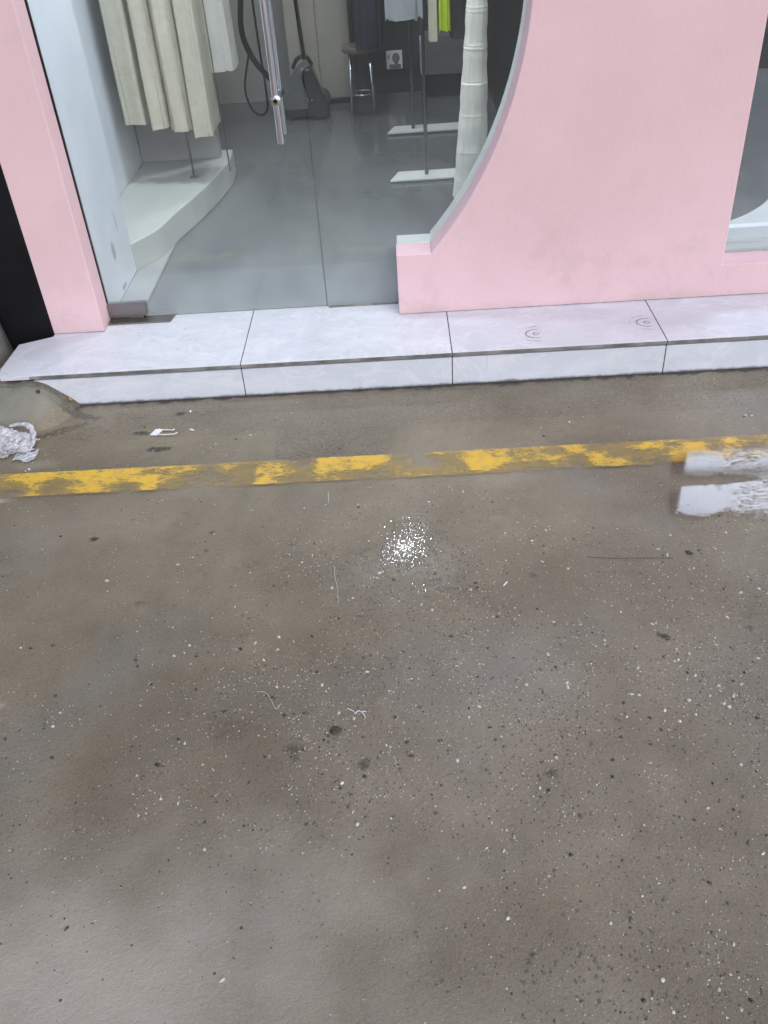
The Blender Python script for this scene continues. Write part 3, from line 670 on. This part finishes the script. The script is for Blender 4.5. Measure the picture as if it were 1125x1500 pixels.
bm = bmesh.new(); tube_bm(bm, [(-.30, 2.575, ZS+.056), (-.30, 2.60, ZS+.056), (-.30, 2.78, ZS+.056)], [.046, .056, .056], 28); from_bm('wheel', bm, BP, vc, smooth=False)
bm = bmesh.new(); tube_bm(bm, [(-.445, 2.62, ZS+.026), (-.445, 2.75, ZS+.026)], .026, 24); from_bm('wheel', bm, BP, vc)
extrude('dust_bin', [(-.345, .17), (-.375, .30), (-.36, .345), (-.32, .345), (-.27, .22), (-.262, .165)], [], 2.592, 2.66, plain('smoked_plastic', (.012, .012, .014), .2), vc, .012)
box('skirt', -.475, -.27, 2.595, 2.765, ZS+.012, ZS+.06, BP, vc, .008)
extrude('white_band', [(-.335, .20), (-.30, .205), (-.285, .17), (-.33, .162)], [], 2.580, 2.61, WP, vc, .004)
tube('carry_handle', smooth_curve([(-.42, 2.68, .33), (-.39, 2.68, .375), (-.345, 2.68, .378), (-.32, 2.68, .34)], 6), .010, BP, vc)
tube('hose', smooth_curve([(-.47, 2.64, .21), (-.53, 2.62, .30), (-.60, 2.60, .40), (-.635, 2.58, .52), (-.62, 2.58, .66), (-.58, 2.6, .85)], 8), .014, BP, vc)
tube('suction_pipe', [(-.345, 2.56, .39), (-.36, 2.57, .66), (-.37, 2.6, .95)], .010, BP, vc)
st = thing('stool', (-.07, 2.66, ZS), 'small round stool with thin chrome legs below the navy coat', 'stool')
bm = bmesh.new(); tube_bm(bm, [(-.075, 2.66, .395), (-.075, 2.66, .40), (-.075, 2.66, .415), (-.075, 2.66, .42)], [.085, .09, .09, .084], 32); from_bm('seat', bm, plain('brown_seat', (.12, .10, .09), .4), st)
for a, b in ((-.06, -.05), (.06, -.05), (-.06, .05), (.06, .05)): tube('leg', [(-.075+a*.8, 2.66+b*.8, .395), (-.075+a, 2.66+b, ZS)], .0065, CHROME, st, 10)
tube('foot_ring', [(-.075+.056*math.cos(R(k)), 2.66+.056*math.sin(R(k)), .20) for k in range(0, 361, 20)], .004, CHROME, st, 8)
pc = thing('picture_card', (.095, 3.05, .22), 'small white card with a grey portrait shape on the dark back wall', 'picture card')
box('card', .055, .141, 3.052, 3.058, .222, .312, plain('white_card', (.72, .74, .78), .5), pc, .001)
bm = bmesh.new()
bmesh.ops.create_circle(bm, cap_ends=True, segments=24, radius=.021, matrix=Matrix.Translation((.107, 3.0512, .276)) @ Matrix.Rotation(R(90), 4, 'X') @ Matrix.Diagonal((1, 1.2, 1, 1)))
box_bm(bm, .070, .132, 3.0508, 3.0514, .224, .246); box_bm(bm, .064, .071, 3.0508, 3.0514, .272, .292); box_bm(bm, .098, .118, 3.0506, 3.0511, .243, .262)
from_bm('printed_shape', bm, plain('grey_print', (.16, .16, .17), .6), pc)
bx = thing('storage_box', (.34, 2.9, ZS), 'flat grey storage box with a white end leaning at the dark back wall', 'box')
box('body', .262, .47, 2.88, 3.04, .215, .40, plain('grey_cardboard', (.085, .09, .095), .6), bx, .003)
box('end_panel', .236, .2615, 2.885, 3.04, .217, .38, plain('white_cardboard', (.55, .60, .64), .5), bx, .002)
box('stand', .25, .46, 2.9, 3.03, ZS, .2145, BLACK, bx, .002)
cb = tube('power_cable', smooth_curve([(-.56, 2.2, .50), (-.60, 2.2, .36), (-.585, 2.2, .27), (-.545, 2.2, .235), (-.51, 2.2, .26), (-.505, 2.2, .36), (-.52, 2.25, .8), (-.52, 2.3, 2.4)], 8), .005, BLACK)
tag(cb, 'thin black cable looping down beside the sheer white blouse', 'cable')

# ---------------------------------------------------------------- litter on the ground
PLA = plain('white_litter_plastic', (.74, .75, .80), .35)
def crumple_bag():
    m = M('crinkled_clear_plastic')
    cr = m.vor(38, 'Distance', 'DISTANCE_TO_EDGE'); n = m.noise(45, 4, .7, 1.5)
    c = m.mix(m.ramp(n, .35, .65), (.62, .61, .67), (.86, .86, .92))
    nb = m.bump(m.math('ADD', m.math('MULTIPLY', cr, 1.5), n), .9, .008)
    p = m.bsdf(c, .14, nb, Specular_IOR_Level=.9); t = m.n('ShaderNodeBsdfTransparent')
    x = m.n('ShaderNodeMixShader'); m.put(x.inputs[0], m.ramp(m.noise(30, 3, .6, off=(4, 1, 1)), .3, .7, .55, .95)); m.put(x.inputs[1], t.outputs[0]); m.put(x.inputs[2], p)
    m = m.done(x.outputs[0])
    bm = bmesh.new(); bmesh.ops.create_icosphere(bm, subdivisions=6, radius=1)
    for v in bm.verts:
        p = v.co.copy(); q = p*2.6
        k = 1+.22*fbm(q.x, q.y, q.z)
        rid = abs(fbm(q.x*1.6+5, q.y*1.6, q.z*1.6, 3))
        k -= .30*rid
        ang = math.atan2(p.y, p.x); k *= 1+.10*math.sin(3*ang+1)
        v.co = Vector((p.x*.085*k, p.y*.062*k, max(-.012, p.z*.030*k)))
        v.co = Matrix.Rotation(-.25, 3, 'Z') @ v.co+Vector((-1.035, -.205, .013))
    t = thing('plastic_bag', (-1.02, -.2, 0), 'crumpled clear plastic bag lying beside the cement mound', 'plastic bag')
    from_bm('bag_film', bm, m, t, smooth=True)
    # rolled rim curling round to the right
    pts = smooth_curve([(-1.03, -.145, .030), (-.985, -.15, .036), (-.955, -.175, .032), (-.945, -.215, .018), (-.95, -.24, .006)], 8)
    bm = bmesh.new(); tube_bm(bm, pts, [.003+.0045*math.sin(math.pi*min(1, (i+1)/len(pts)*1.1)) for i in range(len(pts))], 14)
    for v in bm.verts: v.co += Vector((fbm(v.co.x*60, v.co.y*60, v.co.z*60), fbm(v.co.y*60, v.co.x*60), 0))*.005
    from_bm('rolled_rim', bm, m, t, smooth=True)
    bm = bmesh.new(); vs = {}
    for i in range(15):
        for j in range(9):
            x = -.985+.06*i/14; y = -.285+.05*j/8+.008*math.sin(i*.5)
            vs[i, j] = bm.verts.new((x, y, .004+.006*abs(fbm(x*40, y*40))))
    for i in range(14):
        for j in range(8): bm.faces.new((vs[i, j], vs[i+1, j], vs[i+1, j+1], vs[i, j+1]))
    o = from_bm('loose_flap', bm, m, t, smooth=True)
crumple_bag()
cl = thing('plastic_clip', (-.595, -.175, 0), 'white two pronged plastic clip on the ground between step and line', 'clip')
extrude('head', [(-.632, -.188), (-.612, -.191), (-.600, -.164), (-.612, -.160), (-.622, -.162)], [], .002, .0055, PLA, cl, .001, 'XY')
OFFW = plain('off_white_plastic', (.58, .56, .53), .4)
bm = bmesh.new(); tube_bm(bm, smooth_curve([(-.606, -.164, .004), (-.585, -.167, .004), (-.572, -.170, .0045), (-.568, -.165, .005)], 4), .0021, 8); from_bm('prong', bm, OFFW, cl, smooth=True)
bm = bmesh.new(); tube_bm(bm, smooth_curve([(-.614, -.187, .004), (-.585, -.191, .004), (-.563, -.189, .004), (-.557, -.183, .0045)], 4), .0021, 8); from_bm('prong', bm, OFFW, cl, smooth=True)
def scrap(name, x, y, a, b, h, rot, mat, label, cat, group=None, seed=0):
    bm = bmesh.new(); bmesh.ops.create_icosphere(bm, subdivisions=3, radius=1)
    for v in bm.verts:
        k = 1+.35*fbm(v.co.x*1.8+seed, v.co.y*1.8, v.co.z*1.8); v.co = Vector((v.co.x*a*k, v.co.y*b*k, v.co.z*h*k))
    bmesh.ops.rotate(bm, verts=bm.verts, matrix=Matrix.Rotation(rot, 3, 'Z'))
    bmesh.ops.translate(bm, verts=bm.verts, vec=(x, y, h*.8+mound_h(x, y)+.0005))
    return tag(from_bm(name, bm, mat, smooth=True), label, cat, group)
BROWN = plain('dry_leaf_brown', (.055, .045, .03), .8, .4, 60); OCH = plain('ochre_scrap', (.5, .3, .09), .6)
scrap('paper_scrap', -.520, -.170, .0085, .004, .002, -.45, OFFW, 'small off white paper scrap just right of the white clip', 'paper scrap', seed=2)
scrap('paper_scrap', -.540, -.073, .0035, .004, .003, 0, PLA, 'tiny white crumb close below the riser of the step', 'paper scrap', seed=3)
scrap('paper_scrap', -.927, -.322, .0035, .0028, .002, -.5, PLA, 'tiny white crumb at the upper edge of the yellow line', 'paper scrap', seed=4)
scrap('cigarette_stub', -.899, -.006, .0035, .0105, .0035, .55, OCH, 'ochre cigarette stub wedged against the broken corner of the riser', 'cigarette stub', seed=5)
scrap('pebble', -.968, -.037, .0055, .0055, .004, 0, BROWN, 'dark round pebble lying in the middle of the cement mound', 'pebble', seed=6)
scrap('leaf', -.652, -.345, .0030, .0085, .002, -.1, BROWN, 'small dark leaf bit lying across the yellow line', 'leaf', seed=7)
scrap('dry_leaf', -.081, -1.215, .0105, .0085, .003, .3, plain('olive_dry_leaf', (.085, .07, .04), .8, .5, 150), 'crumpled olive brown leaf on the concrete below the white threads', 'leaf', seed=8)
scrap('leaf', .672, -.777, .008, .005, .0018, -.7, plain('dark_green_leaf', (.05, .055, .045), .6), 'small dark green leaf right of the thin wire', 'leaf', seed=9)
scrap('paper_scrap', .266, -.848, .0085, .0018, .0015, .9, PLA, 'thin white sliver lying right of the sparkling wet patch', 'paper scrap', seed=10)
def strand(name, pts, r, mat, label, cat, group=None):
    p = smooth_curve(pts, 6); p = [v+Vector((fbm(v.x*50, v.y*50, 3), fbm(v.x*50, v.y*50, 8), 0))*.0012 for v in p]
    return tag(tube(name, p, r, mat, None, 6), label, cat, group)
strand('wire', [(.451, -.777, .003), (.51, -.786, .003), (.56, -.789, .0032), (.631, -.794, .003)], .0006, plain('dull_dark_wire', (.05, .045, .04), .7), 'thin dark wire lying straight on the concrete at right', 'wire')
strand('thread', [(-.106, -.768, .003), (-.101, -.771, .003), (-.099, -.80, .0032), (-.094, -.83, .003), (-.091, -.85, .003), (-.088, -.885, .003)], .0006, OFFW, 'fine white thread running down the concrete left of the wet patch', 'thread')
strand('thread', [(-.236, -1.118, .003), (-.218, -1.120, .003), (-.206, -1.139, .003), (-.196, -1.16, .003), (-.187, -1.148, .003)], .0006, OFFW, 'short bent white thread left of the knotted one', 'thread')
strand('thread', [(-.062, -1.166, .003), (-.050, -1.174, .003), (-.046, -1.180, .004), (-.040, -1.173, .003), (-.032, -1.180, .004), (-.028, -1.187, .003), (-.034, -1.176, .004), (-.027, -1.176, .004)], .0011, PLA, 'knotted white thread above the crumpled olive leaf', 'thread')
strand('thread', [(-.127, -.492, .003), (-.126, -.51, .003), (-.125, -.535, .003)], .0008, OFFW, 'very short pale thread just below the yellow line', 'thread')
